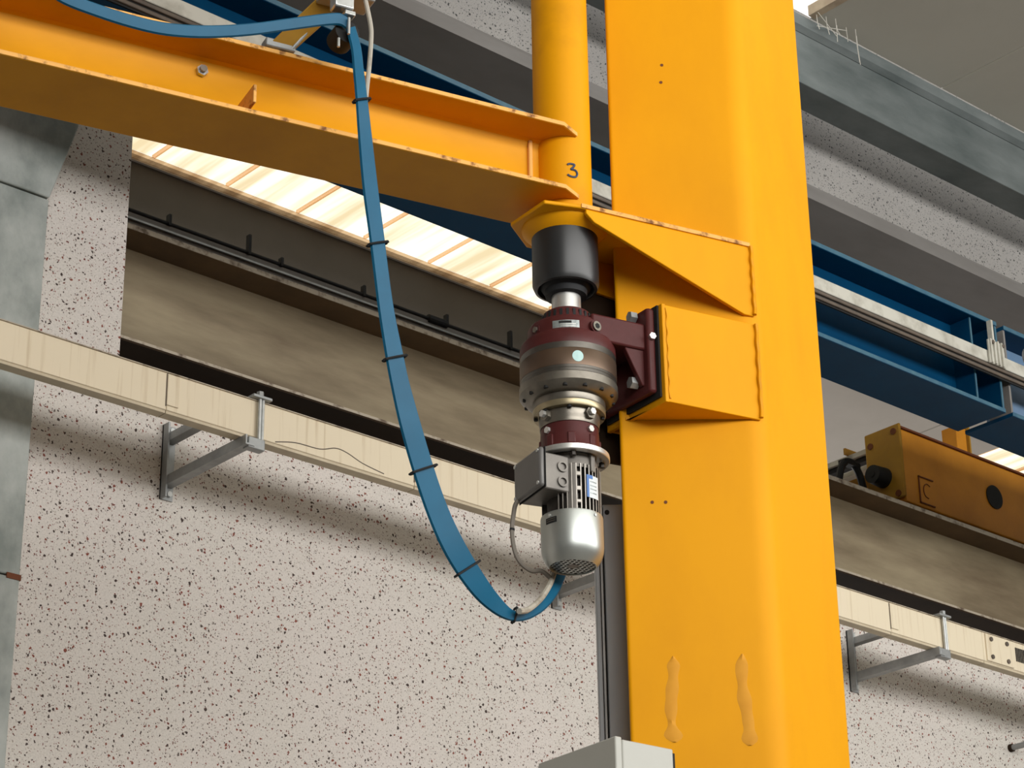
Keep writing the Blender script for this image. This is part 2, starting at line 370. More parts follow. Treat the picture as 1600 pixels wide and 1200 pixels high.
# grey concrete pillar at the left with its haunched head
t = thing('concrete_pillar', 'weathered grey concrete pillar with a flared head at left', 'pillar', (-1.5, -0.06, 0))
MB().box(-1.95, -1.142, -0.12, 0.0, 0, 4.62).build('lower_shaft', 'concrete', t, bevel=0.006)
MB().box(-1.95, -1.142, -0.12, 0.0, 4.626, 6.245).build('upper_shaft', 'concrete', t, bevel=0.006)
MB().prism([(-1.95, 6.25), (-1.144, 6.25), (-1.035, 6.62), (-1.035, 9.3), (-1.95, 9.3)], -0.128, 0.0, 'y').build('flared_head', 'concrete', t, bevel=0.006)
MB().box(-1.20, -1.139, -0.124, -0.02, 4.61, 4.632).build('joint_shim', 'rust', t)

# ================================================================== RUNWAY BEAM, BEIGE
t = thing('runway_beam', 'stained beige steel runway beam behind the wall opening', 'beam', (-3, 0.48, 5.95))
MB().box(-6, 16, 0.3, 0.66, 6.507, 6.529).build('top_flange', 'brown_steel', t)
MB().box(-6, 16, 0.296, 0.3, 6.505, 6.530).build('flange_edge', 'steel_edge', t)
MB().box(-6, 16, 0.47, 0.49, 5.984, 6.507).build('web', 'beige_steel', t)
MB().box(-6, 16, 0.3, 0.66, 5.964, 5.984).build('bottom_flange', 'dark_steel', t)  # colour darkened to carry the shade on the flange underside
MB().box(-6, 16, 0.297, 0.3, 5.972, 5.985).build('flange_edge', 'steel_edge', t)
t = thing('conductor_strip', 'grey conductor strip with black cable and clips above the beige beam', 'rail', (-3, 0.62, 6.529))
MB().box(-6, 3.6, 0.60, 0.615, 6.531, 6.775).build('strip', 'ledge', t)
MB().box(-6, 3.6, 0.585, 0.60, 6.735, 6.745).build('strip_lip', 'galv', t)
MB().rod((-6, 0.60, 6.787), (3.6, 0.60, 6.787), 0.009).build('cable', 'rubber', t)
for xx, h in ((-0.12, 0.04), (0.33, 0.10), (0.52, 0.025), (1.02, 0.04), (1.55, 0.05), (1.98, 0.10), (2.55, 0.04)):
    MB().box(xx, xx + 0.014, 0.585, 0.612, 6.775, 6.80 + h * 0.8).build('clip', 'rubber', t)
MB().rod((1.44, 0.6, 6.787), (1.56, 0.6, 6.787), 0.022).build('cable_joint', 'rubber', t)

# ================================================================== CABLE DUCT AND BRACKETS
t = thing('cable_duct', 'long cream enamelled duct carried on wall brackets', 'duct', (-3, -0.53, 5.25))
D0, D1 = 5.256, 5.411
cuts = [-6.0, -0.815, 0.415, 1.72, 3.45, 4.18, 7.5, 12]
for a, b in zip(cuts[:-1], cuts[1:]):
    s_ = MB().box(a + 0.001, b - 0.001, -0.56, -0.505, D0, D1).build('duct_section', 'duct', t, bevel=0.003)
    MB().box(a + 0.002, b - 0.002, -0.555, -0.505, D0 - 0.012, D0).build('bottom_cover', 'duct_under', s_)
    MB().box(a + 0.001, b - 0.001, -0.565, -0.500, D1, D1 + 0.004).build('lid', 'steel_edge', s_)
for xx in (-0.79, 0.44, 3.475):
    MB().box(xx - 0.031, xx - 0.0275, -0.562, -0.56, D0 + 0.015, D1 - 0.004).build('seam_shade', 'rail_brown', t)  # dark strip standing in for the shaded gap beside the joint plate
    MB().box(xx - 0.027, xx + 0.027, -0.566, -0.56, D0 + 0.02, D1 - 0.006).build('joint_plate', 'duct', t, bevel=0.002)
tp = MB().box(4.20, 4.42, -0.568, -0.56, D0 + 0.004, D1 - 0.004).build('tap_plate', 'duct', t, bevel=0.003)
for dx in (0.04, 0.17):
    for zz in (D0 + 0.03, D1 - 0.03): MB().rod((4.20 + dx, -0.575, zz), (4.20 + dx, -0.56, zz), 0.012).build('bolt', 'rail_brown', tp)
for k in range(9): MB().box(4.45 + 0.013 * k, 4.456 + 0.013 * k, -0.564, -0.56, D0 + 0.05, D1 - 0.03).build('vent_slot', 'matte_black', t)
def crack(pts, name='crack'):
    MB().tube([(a, -0.5605, b) for a, b in pts], 0.0022, n=6).build(name, 'rail_brown', t)
crack([(-0.30, 5.262), (-0.20, 5.285), (-0.08, 5.29), (0.0, 5.315), (0.06, 5.31), (0.14, 5.285), (0.25, 5.268)], 'loose_wire')

def duct_bracket(x, label):
    t = thing('duct_bracket', label, 'bracket', (x, 0, 5.147), group='brackets under the cream duct')
    pl = MB().box(x - 0.03, x + 0.03, -0.008, 0, 5.147, 5.475).box(x - 0.03, x - 0.022, -0.045, 0, 5.147, 5.475).build('wall_plate', 'galv', t)
    for zz in (5.172, 5.452):
        MB().rod((x + 0.008, -0.022, zz), (x + 0.008, -0.008, zz), 0.013, n=6).build('bolt', 'zinc', pl)
    MB().box(x - 0.022, x + 0.022, -0.59, -0.008, 5.202, 5.209).box(x - 0.022, x - 0.015, -0.59, -0.008, 5.209, 5.243).build('lower_arm', 'galv', t)
    MB().box(x - 0.022, x + 0.022, -0.50, -0.008, 5.395, 5.402).box(x - 0.022, x - 0.015, -0.50, -0.008, 5.402, 5.43).build('upper_arm', 'galv', t)
    MB().box(x - 0.005, x + 0.075, -0.585, -0.545, 5.195, 5.243).build('clamp_foot', 'galv', t, bevel=0.004)
    MB().rod((x + 0.05, -0.575, 5.20), (x + 0.05, -0.575, 5.43), 0.008).build('clamp_rod', 'zinc', t)
    MB().rod((x + 0.066, -0.575, 5.20), (x + 0.066, -0.575, 5.43), 0.006).build('clamp_rod', 'zinc', t)
    MB().box(x + 0.01, x + 0.10, -0.59, -0.50, 5.416, 5.428).build('clamp_bar', 'galv', t, bevel=0.002)
    MB().rod((x + 0.05, -0.575, 5.428), (x + 0.05, -0.575, 5.446), 0.015, n=6).build('nut', 'galv', t)
    return t
duct_bracket(-0.44, 'galvanised wall bracket under the duct near the concrete pillar')
duct_bracket(1.715, 'galvanised wall bracket under the duct, half hidden behind the motor')
duct_bracket(3.80, 'galvanised wall bracket under the duct right of the yellow column')

# ================================================================== BLUE GIRDERS
def blue_girder(x0, x1, label, webmat):
    t = thing('blue_girder', label, 'girder', (x0, -0.845, 6.435), group='blue crane girders')
    MB().box(x0, x1, -1.0, -0.69, 6.435, 6.455).build('bottom_flange', 'blue', t)
    MB().box(x0, x1, -1.003, -1.0, 6.437, 6.458).build('flange_edge', 'blue_edge', t)
    MB().box(x0, x1, -0.855, -0.835, 6.455, 6.93).build('web', webmat, t)
    MB().box(x0, x1, -1.0, -0.69, 6.93, 6.952).build('top_flange', 'blue', t)
    MB().box(x0, x1, -1.003, -1.0, 6.932, 6.955).build('flange_edge', 'blue_edge', t)
    return t
g1 = blue_girder(-8, 3.975, 'deep blue girder crossing behind the jib arm and column', 'blue')
for xx in (3.96,):
    MB().box(xx, xx + 0.014, -0.993, -0.855, 6.455, 6.93).build('end_plate', 'blue', g1)
    MB().box(xx, xx + 0.014, -0.998, -0.993, 6.455, 6.93).build('plate_edge', 'blue_edge', g1)
MB().box(3.775, 3.787, -0.975, -0.855, 6.455, 6.93).build('stiffener', 'blue', g1)
MB().box(3.775, 3.787, -0.98, -0.975, 6.455, 6.93).build('plate_edge', 'blue_edge', g1)
for xx, zz in ((1.9, 6.80), (3.2, 6.82), (3.72, 6.83), (0.3, 6.80)):
    MB().rod((xx, -0.87, zz), (xx, -0.855, zz), 0.010, n=6).build('bolt', 'zinc', g1)
g2 = blue_girder(4.035, 14, 'paler blue girder beyond the dark joint gap at right', 'blue_fresh')
MB().box(4.035, 4.05, -0.995, -0.855, 6.455, 6.93).build('end_plate', 'ledge', g2)
# conductor bar hung in front of the girder web
t = thing('conductor_bar', 'dirty white conductor bar with two brown rails along the blue girder', 'rail', (-8, -1.01, 6.61))
MB().box(-8, 14, -1.03, -1.008, 6.672, 6.742).build('white_bar', 'white_rail', t, bevel=0.004)
for z0 in (6.648, 6.618):
    MB().box(-8, 14, -1.032, -1.012, z0, z0 + 0.018).build('brown_rail', 'rail_brown', t, bevel=0.004)
MB().box(-8, 14, -1.02, -1.012, 6.610, 6.672).build('backing', 'matte_black', t)
t = thing('rail_hanger', 'white ribbed hanger clamped over the conductor bar', 'hanger', (3.88, -1.03, 6.66))
MB().box(3.83, 3.96, -1.046, -1.033, 6.665, 6.80).build('plate', 'white_rail', t, bevel=0.003)
for k in range(4): MB().box(3.835 + 0.03 * k, 3.845 + 0.03 * k, -1.056, -1.044, 6.665, 6.80).build('ridge', 'white_rail', t)
for xx in (3.855, 3.94): MB().rod((xx, -1.06, 6.785), (xx, -1.044, 6.785), 0.010).build('screw', 'rail_brown', t)
MB().box(3.885, 3.90, -1.034, -1.005, 6.745, 6.93).build('strap', 'white_rail', t)
t = thing('current_collector', 'round grey current collector at the right end of the conductor bar', 'collector', (4.2, -1.05, 6.74))
MB().rod((4.19, -1.075, 6.79), (4.19, -1.035, 6.79), 0.065, n=24).build('disc', 'galv', t)
MB().rod((4.19, -1.09, 6.79), (4.19, -1.075, 6.79), 0.022, n=12).build('hub', 'rubber', t)
for k in range(6):
    a = k * PI / 3; MB().rod((4.19 + 0.045 * math.cos(a), -1.08, 6.79 + 0.045 * math.sin(a)), (4.19 + 0.045 * math.cos(a), -1.074, 6.79 + 0.045 * math.sin(a)), 0.009, n=8).build('hole', 'matte_black', t)
MB().box(4.16, 4.30, -1.05, -1.031, 6.68, 6.745).build('shoe', 'white_rail', t, bevel=0.004)

# ================================================================== ORANGE CRANE CARRIAGE ON THE RUNWAY
t = thing('crane_carriage', 'worn orange crane end carriage with black buffer on the beige beam', 'crane', (4.8, 0.48, 6.529))
MB().box(4.825, 10.5, 0.36, 0.60, 6.575, 7.038).build('body', 'crane_orange', t, bevel=0.012)
MB().box(4.82, 10.5, 0.35, 0.61, 7.038, 7.05).build('top_plate', 'rust', t)
ep = MB().box(4.805, 4.825, 0.345, 0.615, 6.60, 7.065).build('end_plate', 'crane_mustard', t, bevel=0.02)
for yy, zz in ((0.39, 7.02), (0.57, 6.98), (0.39, 6.63)):
    MB().rod((4.798, yy, zz), (4.806, yy, zz), 0.02, n=12).build('bolt', 'rust', ep)
bf = MB().rod((4.805, 0.49, 6.755), (4.70, 0.49, 6.755), 0.062, n=20, r1=0.055).build('buffer', 'rubber', t, smooth=True)
MB().rod((4.70, 0.49, 6.755), (4.696, 0.49, 6.755), 0.02, n=12).build('buffer_hole', 'matte_black', bf)
MB().rod((5.677, 0.362, 6.815), (5.677, 0.352, 6.815), 0.075, n=28).build('axle_hole', 'matte_black', t)
MB().box(4.955, 4.961, 0.352, 0.36, 6.60, 6.77).box(4.955, 5.09, 0.352, 0.36, 6.60, 6.606).box(4.955, 5.09, 0.352, 0.36, 6.764, 6.77).build('hatch_outline', 'rust', t)
MB().tube([(5.06, 0.358, 6.725), (5.03, 0.358, 6.735), (5.005, 0.358, 6.715), (4.998, 0.358, 6.685), (5.01, 0.358, 6.655), (5.04, 0.358, 6.645)], 0.003, n=6).build('hatch_arc', 'rust', t)
MB().box(4.86, 10.5, 0.42, 0.54, 6.532, 6.575).build('wheel_guard', 'matte_black', t)
t = thing('bridge_girder', 'grey bridge girder rails leading away behind the orange carriage', 'girder', (4.9, 0.62, 6.85))
for x0, x1, z0, z1, m in ((4.88, 4.94, 6.99, 7.02, 'white_rail'), (4.90, 4.95, 6.955, 6.985, 'matte_black'), (5.02, 5.08, 6.96, 6.99, 'white_rail'), (5.10, 5.40, 6.86, 6.97, 'crane_mustard')):
    MB().box(x0, x1, 0.62, 9.5, z0, z1).build('rail', m, t)
MB().box(4.85, 4.99, 0.80, 0.815, 7.02, 7.06).build('tab', 'crane_mustard', t)
t = thing('festoon_loop', 'black cable loop hanging left of the orange carriage', 'cable', (4.68, 0.62, 6.55))
MB().tube([(4.55, 0.64, 6.56), (4.575, 0.64, 6.72), (4.625, 0.64, 6.845), (4.70, 0.64, 6.875), (4.765, 0.64, 6.82), (4.80, 0.64, 6.70), (4.81, 0.64, 6.56)], 0.022, n=10).build('cable', 'rubber', t, smooth=True)
MB().box(4.62, 4.76, 0.62, 0.67, 6.85, 6.875).build('saddle', 'rubber', t)
t = thing('crane_post', 'small orange steel post standing behind the carriage', 'post', (6.15, 0.9, 7.2))
MB().box(6.04, 6.14, 0.86, 0.98, 7.05, 7.56).build('post', 'crane_orange', t, bevel=0.006)
MB().box(6.142, 6.155, 0.84, 1.0, 7.05, 7.57).build('post_plate', 'crane_mustard', t)
MB().box(5.3, 6.9, 0.61, 1.6, 7.0, 7.05).build('platform', 'rust', t)

# ================================================================== YELLOW COLUMN WITH BRACKETS
def rounded(poly, idx, r, n=8):
    """round one corner of a plan polygon"""
    out = []
    for i, p in enumerate(poly):
        if i not in idx: out.append(p); continue
        p = Vector(p); a = (Vector(poly[i - 1]) - p).normalized(); b = (Vector(poly[(i + 1) % len(poly)]) - p).normalized()
        rr = idx[i] if isinstance(idx, dict) else r
        for k in range(n + 1):
            t = k / n; q = (p + a * rr) * (1 - t) ** 2 + p * 2 * t * (1 - t) + (p + b * rr) * t ** 2
            out.append((q.x, q.y))
    return out
crane_col = thing('crane_column', 'tall yellow painted steel column carrying the jib brackets', 'column', (0.45, 0.1, 0), jib=True)
plan = [(0.174, 0.030), (0.538, -0.145), (0.967, 0.160), (0.88, 0.60), (0.42, 0.42)]
plan = rounded(plan, {0: 0.012, 1: 0.055, 2: 0.03}, 0)
MB().prism(plan, 0.0, 8.3, 'z').build('shaft', 'yellow', crane_col, smooth=True)
tp_poly = [(0.62, -0.136), (-0.02, -0.136), (-0.118, -0.105), (-0.142, 0.055), (-0.05, 0.136), (0.30, 0.136)]
tp_poly = [(0.53, -0.138), (-0.022, -0.138), (-0.126, -0.118), (-0.150, 0.042), (-0.05, 0.138), (0.23, 0.138)]
MB().prism(tp_poly, 4.747, 4.759, 'z').build('bracket_plate', 'yellow_worn', crane_col, bevel=0.003)
MB().prism([(0.53, -0.141), (-0.020, -0.141), (-0.020, -0.137), (0.53, -0.137)], 4.749, 4.761, 'z').build('plate_edge', 'yellow_edge', crane_col)
# collar that takes the mast
MB().ring([(0.083, 4.759), (0.098, 4.759), (0.092, 4.77), (0.083, 4.77)], 40).build('mast_collar', 'yellow_worn', crane_col, smooth=True)
MB().ring([(0.094, 4.716), (0.120, 4.740), (0.122, 4.747), (0.094, 4.747)], 40).build('bearing_collar', 'yellow_worn', crane_col, smooth=True)
MB().prism([(-0.005, 4.747), (-0.005, 4.735), (0.02, 4.712), (0.50, 4.527), (0.533, 4.527), (0.533, 4.747)], -0.138, -0.126, 'y').build('bracket_web', 'yellow', crane_col, bevel=0.002)
MB().prism([(-0.005, 4.747), (-0.005, 4.735), (0.02, 4.712), (0.10, 4.655), (0.245, 4.635), (0.245, 4.747)], 0.126, 0.138, 'y').build('bracket_web', 'yellow_worn', crane_col, bevel=0.002)
# box that carries the gear motor: front, end, top, bottom and rear plates
mb = thing('mounting_box', None, None); mb.parent = crane_col
mb.location = (0, 0, 0); ORG[mb.name] = ORG[crane_col.name]
for k in ('label', 'category'):
    if k in mb: del mb[k]
MB().box(0.226, 0.532, -0.140, -0.130, 4.205, 4.500).build('front_plate', 'yellow', mb, bevel=0.002)
MB().prism([(0.224, -0.142), (0.236, -0.142), (0.197, 0.118), (0.185, 0.118)], 4.203, 4.502, 'z').build('end_plate', 'yellow_worn', mb, bevel=0.002)
MB().prism([(0.230, -0.132), (0.50, -0.132), (0.19, 0.02), (0.192, 0.11)], 4.205, 4.214, 'z').build('bottom_plate', 'yellow_worn', mb)
MB().prism([(0.230, -0.132), (0.50, -0.132), (0.19, 0.02), (0.192, 0.11)], 4.488, 4.497, 'z').build('top_plate', 'yellow_worn', mb)
MB().box(0.192, 0.26, 0.106, 0.116, 4.205, 4.495).build('rear_plate', 'yellow_worn', mb)
MB().box(0.10, 0.245, 0.140, 0.150, 4.125, 4.66).build('dark_plate', 'dark_steel', crane_col)  # near-black plate filling the dark area behind shaft and gearbox
# weld beads
def weld(pts, r=0.006):
    MB().tube(pts, r, n=6, sub=3).build('weld_bead', 'yellow_worn', crane_col, smooth=True)
weld([(0.534, -0.143, 4.21 + 0.029 * k) if k % 2 else (0.531, -0.145, 4.21 + 0.029 * k) for k in range(11)])
weld([(0.534, -0.141, 4.53 + 0.022 * k) if k % 2 else (0.531, -0.143, 4.53 + 0.022 * k) for k in range(11)])
weld([(0.236, -0.1415, 4.215 + 0.025 * k) if k % 2 else (0.240, -0.1415, 4.215 + 0.025 * k) for k in range(12)], 0.003)
# smeared filler streaks on the left face of the column
fa = Vector((0.364, -0.175)).normalized(); fn = Vector((-0.433, -0.901))
def on_face(d, z, off=0.0):
    p = Vector((0.174, 0.030)) + fa * d + fn * off; return (p.x, p.y, z)
def streak(d, z0, z1, w):
    m = MB(); n = 26; L = []; Rr = []
    for i in range(n + 1):
        t = i / n; z = z1 + (z0 - z1) * t
        ww = w * (0.62 + 0.13 * math.sin(t * 9 + d * 30) + 0.08 * math.sin(t * 23 + d * 50) + 0.5 * math.exp(-((t - 0.92) / 0.07) ** 2) + 0.22 * math.exp(-((t - 0.12) / 0.12) ** 2)) * min(1, t * 9 + 0.15) * min(1, (1 - t) * 14 + 0.4)
        c = d + 0.006 * math.sin(t * 5 + d * 11)
        L.append((c - ww, z)); Rr.append((c + ww, z))
    vs = []; fs = []
    for (a, z), (b, _) in zip(L, Rr):
        vs += [on_face(a, z, 0.0), on_face((a + b) / 2, z, 0.0035), on_face(b, z, 0.0)]
    for i in range(n): 
        for j in range(2): fs.append((3 * i + j, 3 * i + j + 1, 3 * i + j + 4, 3 * i + j + 3))
    m._add(vs, fs); m.build('filler_streak', 'filler', crane_col, smooth=True)
streak(0.116, 3.285, 3.52, 0.023); streak(0.308, 3.275, 3.525, 0.024)
for d, z in ((0.083, 3.96), (0.12, 3.96), (0.16, 5.30), (0.165, 5.36)):
    m = MB(); m.rod(on_face(d, z, -0.002), on_face(d, z, 0.001), 0.005, n=8); m.build('paint_chip', 'rust', crane_col)

# ================================================================== JIB ARM
jib = thing('jib_arm', 'yellow swinging jib arm of I-section welded to a round mast', 'crane', (0, 0, 4.77), jib=True)
mast = MB().lathe([(0.082, 4.762), (0.082, 8.2)], 56).build('mast', 'yellow_worn', jib, smooth=True)
FX = -4.2
def flange(z0, z1, nm, mt):
    MB().prism([(FX, -0.124), (-0.06, -0.124), (0.0, -0.088), (0.0, 0.088), (-0.06, 0.124), (FX, 0.124)], z0, z1, 'z').build(nm, mt, jib, bevel=0.002)
    MB().prism([(FX, -0.1255), (-0.06, -0.1255), (0.002, -0.0885), (-0.003, -0.085), (-0.06, -0.122), (FX, -0.122)], z0 + 0.001, z1 + 0.001, 'z').build('flange_edge', 'yellow_edge', jib)
flange(4.806, 4.818, 'bottom_flange', 'arm_flange'); flange(5.008, 5.020, 'top_flange', 'arm_flange')
fil = [(-0.005, 4.818), (-0.024, 4.818), (-0.012, 4.823), (-0.0065, 4.836), (-0.0065, 4.990), (-0.012, 5.003), (-0.024, 5.008), (0.024, 5.008), (0.012, 5.003), (0.0065, 4.990), (0.0065, 4.836), (0.012, 4.823), (0.024, 4.818)]
MB().prism(fil[1:], FX, -0.07, 'x').build('web', 'arm_yellow', jib, smooth=True)
MB().box(-0.118, -0.105, -0.018, 0.018, 4.818, 5.008).build('end_weld', 'yellow_edge', jib, bevel=0.004)
MB().box(-0.993, -0.984, -0.128, -0.006, 4.842, 4.896).build('stop_tab', 'yellow_edge', jib, bevel=0.002)
nb = MB().rod((-1.099, -0.007, 4.972), (-1.099, -0.020, 4.972), 0.0165, n=6).build('nut', 'zinc', jib)
MB().rod((-1.099, -0.020, 4.972), (-1.099, -0.030, 4.972), 0.010, n=10).build('bolt_end', 'steel', nb)
def on_mast(a, z, r=0.0825):
    a = math.radians(a); return (r * math.cos(a), r * math.sin(a), z)
d3 = [(-109.5, 4.9145), (-106, 4.9175), (-101, 4.918), (-95, 4.9165), (-98, 4.908), (-102, 4.901), (-98.5, 4.9005), (-92.5, 4.898), (-89.5, 4.889), (-92, 4.8795), (-98, 4.8765), (-105, 4.8785), (-109.5, 4.883)]
MB().tube([on_mast(a, z) for a, z in d3], 0.0034, n=6, sub=5).build('numeral_three', 'ink', jib)

# ================================================================== BEARING HOUSING
bh = thing('bearing_housing', 'glossy black cylindrical bearing housing under the bracket plate', 'bearing', (0, 0, 4.556), jib=True)
MB().ring([(0.0936, 4.747), (0.0936, 4.572), (0.088, 4.558), (0.080, 4.556), (0.074, 4.566), (0.074, 4.60), (0.05, 4.60), (0.05, 4.747)], 64).build('shell', 'black', bh, smooth=True)
MB().ring([(0.073, 4.60), (0.073, 4.566), (0.066, 4.556), (0.060, 4.553), (0.058, 4.536), (0.042, 4.534), (0.042, 4.60)], 48).build('seal', 'rubber', bh, smooth=True)

# ================================================================== GEAR MOTOR
gm = thing('gear_motor', 'vertical maroon and steel planetary gear motor under the bearing', 'motor', (0, 0, 3.73), jib=True)
MB().lathe([(0.041, 4.46), (0.041, 4.64)], 40).build('output_shaft', 'steel_bright', gm, smooth=True)
cap = MB().lathe([(0.045, 4.425), (0.080, 4.430), (0.073, 4.442), (0.069, 4.462), (0.066, 4.476), (0.060, 4.480), (0.041, 4.480)], 56).build('top_cap', 'maroon', gm, smooth=True)
for k in range(24):
    a = math.radians(15 * k + 4); ca, sa = math.cos(a), math.sin(a)
    m = MB(); m.box(0.060, 0.0715, -0.0038, 0.0038, 4.445, 4.469)
    bmesh.ops.rotate(m.bm, verts=m.bm.verts, cent=(0, 0, 0), matrix=Matrix.Rotation(a, 3, 'Z'))
    m.build('slot', 'matte_black', cap)
MB().lathe([(0.09, 4.339), (0.1325, 4.339), (0.1335, 4.345), (0.1325, 4.368), (0.1285, 4.378), (0.114, 4.386), (0.112, 4.392), (0.110, 4.424), (0.105, 4.432), (0.07, 4.440)], 72).build('housing', 'maroon', gm, smooth=True)
MB().lathe([(0.08, 4.321), (0.1328, 4.321), (0.1328, 4.339), (0.08, 4.339)], 72).build('dark_band', 'steel_dark', gm, smooth=True)
drum = MB().lathe([(0.08, 4.270), (0.1335, 4.270), (0.1338, 4.272), (0.1338, 4.319), (0.1325, 4.321), (0.08, 4.321)], 72).build('ring_gear', 'steel_brown', gm, smooth=True)
MB().lathe([(0.08, 4.253), (0.1330, 4.253), (0.1330, 4.259), (0.1322, 4.260), (0.1322, 4.262), (0.1330, 4.263), (0.1330, 4.270), (0.08, 4.270)], 72).build('lower_band', 'steel_dark', gm, smooth=True)
fl = MB().lathe([(0.09, 4.206), (0.108, 4.206), (0.116, 4.209), (0.131, 4.222), (0.1355, 4.228), (0.1355, 4.250), (0.133, 4.253), (0.09, 4.253)], 72).build('input_flange', 'steel', gm, smooth=True)
for k in range(14):
    a = 2 * PI * k / 14 + 0.1
    MB().rod((0.121 * math.cos(a), 0.121 * math.sin(a), 4.2118), (0.121 * math.cos(a), 0.121 * math.sin(a), 4.222), 0.0068, n=10).build('bolt_hole', 'matte_black', fl)
neck = MB().lathe([(0.07, 4.184), (0.0985, 4.184), (0.1005, 4.188), (0.0995, 4.215), (0.07, 4.215)], 64).build('neck', 'steel', gm, smooth=True)
MB().lathe([(0.07, 4.167), (0.0985, 4.167), (0.1000, 4.170), (0.1000, 4.184), (0.07, 4.184)], 64).build('brass_ring', 'brass', gm, smooth=True)
hx = MB().lathe([(0.06, 4.128), (0.0815, 4.128), (0.0815, 4.140), (0.0835, 4.146), (0.0835, 4.167), (0.06, 4.167)], 64).build('hex_flange', 'steel', gm, smooth=True)
def radial_bolt(parent, adeg, z, r, rad, ln, mt='steel_bright', nm='hex_bolt'):
    a = math.radians(adeg); d = Vector((math.cos(a), math.sin(a), 0))
    p = d * r; return MB().rod((p.x, p.y, z), (p.x + d.x * ln, p.y + d.y * ln, z), rad, n=6, rot=0.3).build(nm, mt, parent)
for k in range(8):
    a = 2 * PI * k / 8 + 0.3
    MB().rod((0.091 * math.cos(a), 0.091 * math.sin(a), 4.161), (0.091 * math.cos(a), 0.091 * math.sin(a), 4.167), 0.0062, n=6).build('cap_screw', 'matte_black', hx)
for adeg in (-78, -166):
    b_ = radial_bolt(hx, adeg, 4.152, 0.080, 0.017, 0.012, 'steel', 'plug_boss')
    radial_bolt(b_, adeg, 4.154, 0.090, 0.010, 0.012)
ad = MB().lathe([(0.05, 4.055), (0.086, 4.055), (0.0815, 4.066), (0.0805, 4.10), (0.0790, 4.128), (0.05, 4.128)], 64).build('adapter', 'maroon', gm, smooth=True)
for k in range(8):
    m = MB(); m.box(0.074, 0.0842, -0.011, 0.011, 4.060, 4.094)
    bmesh.ops.rotate(m.bm, verts=m.bm.verts, cent=(0, 0, 0), matrix=Matrix.Rotation(2 * PI * k / 8 + 0.35, 3, 'Z'))
    m.build('boss', 'maroon', ad, bevel=0.003)
radial_bolt(ad, -75, 4.109, 0.079, 0.0098, 0.008); radial_bolt(ad, -165, 4.109, 0.079, 0.0098, 0.008)
MB().lathe([(0.05, 4.052), (0.100, 4.052), (0.1065, 4.050), (0.1065, 4.046), (0.1075, 4.045), (0.1075, 4.036), (0.1055, 4.034), (0.088, 4.034), (0.085, 4.040), (0.05, 4.040)][::-1], 64).build('motor_flange', 'steel_bright', gm, smooth=True)
# motor
bell = MB().lathe([(0.04, 3.995), (0.076, 3.995), (0.075, 4.015), (0.070, 4.038), (0.04, 4.038)], 48).build('end_bell', 'alu_dull', gm, smooth=True)
for k in range(4):
    a = math.radians(-118 + 90 * k + 5)
    MB().rod((0.086 * math.cos(a), 0.086 * math.sin(a), 4.022), (0.086 * math.cos(a), 0.086 * math.sin(a), 4.036), 0.0085, n=6).build('flange_nut', 'fin', bell)
    m = MB(); m.box(0.066, 0.082, -0.008, 0.008, 3.985, 4.036)
    bmesh.ops.rotate(m.bm, verts=m.bm.verts, cent=(0, 0, 0), matrix=Matrix.Rotation(a + 0.75, 3, 'Z'))
    m.build('lug', 'alu_dull', bell, bevel=0.002)
body = MB().lathe([(0.03, 3.86), (0.066, 3.86), (0.066, 4.000), (0.03, 4.000)], 48).build('motor_body', 'fin', gm, smooth=True)
for k in range(40):
    a = 2 * PI * k / 40
    ad_ = (math.degrees(a) + 180) % 360 - 180
    rel = (ad_ - (-180) + 180) % 360 - 180      # 0 at the terminal box side
    if abs(rel) < 34: continue
    m = MB(); m.box(0.060, 0.0795, -0.0014, 0.0014, 3.866, 4.004)
    bmesh.ops.rotate(m.bm, verts=m.bm.verts, cent=(0, 0, 0), matrix=Matrix.Rotation(a, 3, 'Z'))
    f_ = m.build('fin', 'fin', body)
    m = MB(); m.box(0.0790, 0.0805, -0.0014, 0.0014, 3.867, 4.003)
    bmesh.ops.rotate(m.bm, verts=m.bm.verts, cent=(0, 0, 0), matrix=Matrix.Rotation(a, 3, 'Z'))
    m.build('fin_edge', 'fin_edge', f_)
# lug bridges between two fins near the front
for z0, z1 in ((3.967, 3.980), (3.925, 3.938), (3.89, 3.90)):
    m = MB(); m.box(0.066, 0.0805, -0.007, 0.007, z0, z1)
    bmesh.ops.rotate(m.bm, verts=m.bm.verts, cent=(0, 0, 0), matrix=Matrix.Rotation(math.radians(-103.5), 3, 'Z'))
    m.build('fin_bridge', 'fin_edge', body, bevel=0.002)
def cyl_patch(r, a0, a1, z0, z1, th=0.0012, n=10):
    m = MB(); vs = []; fs = []
    for i in range(n + 1):
        a = math.radians(a0 + (a1 - a0) * i / n)
        for rr, z in ((r, z0), (r + th, z0), (r + th, z1), (r, z1)): vs.append((rr * math.cos(a), rr * math.sin(a), z))
    for i in range(n):
        for j in range(4): fs.append((4 * i + j, 4 * i + 4 + j, 4 * i + 4 + (j + 1) % 4, 4 * i + (j + 1) % 4))
    fs += [(0, 1, 2, 3), (4 * n + 3, 4 * n + 2, 4 * n + 1, 4 * n)]
    return m._add(vs, fs)
lb = cyl_patch(0.0812, -88, -58, 3.908, 3.972).build('rating_label', 'white', body)
cyl_patch(0.0822, -88, -83, 3.908, 3.972).build('label_stripe', 'label_blue', lb)
cyl_patch(0.0822, -83, -74, 3.962, 3.972).build('label_stripe', 'label_blue', lb)
for z in (3.953, 3.942, 3.932, 3.921): cyl_patch(0.0822, -80, -64, z, z + 0.0025).build('label_line', 'plate', lb)
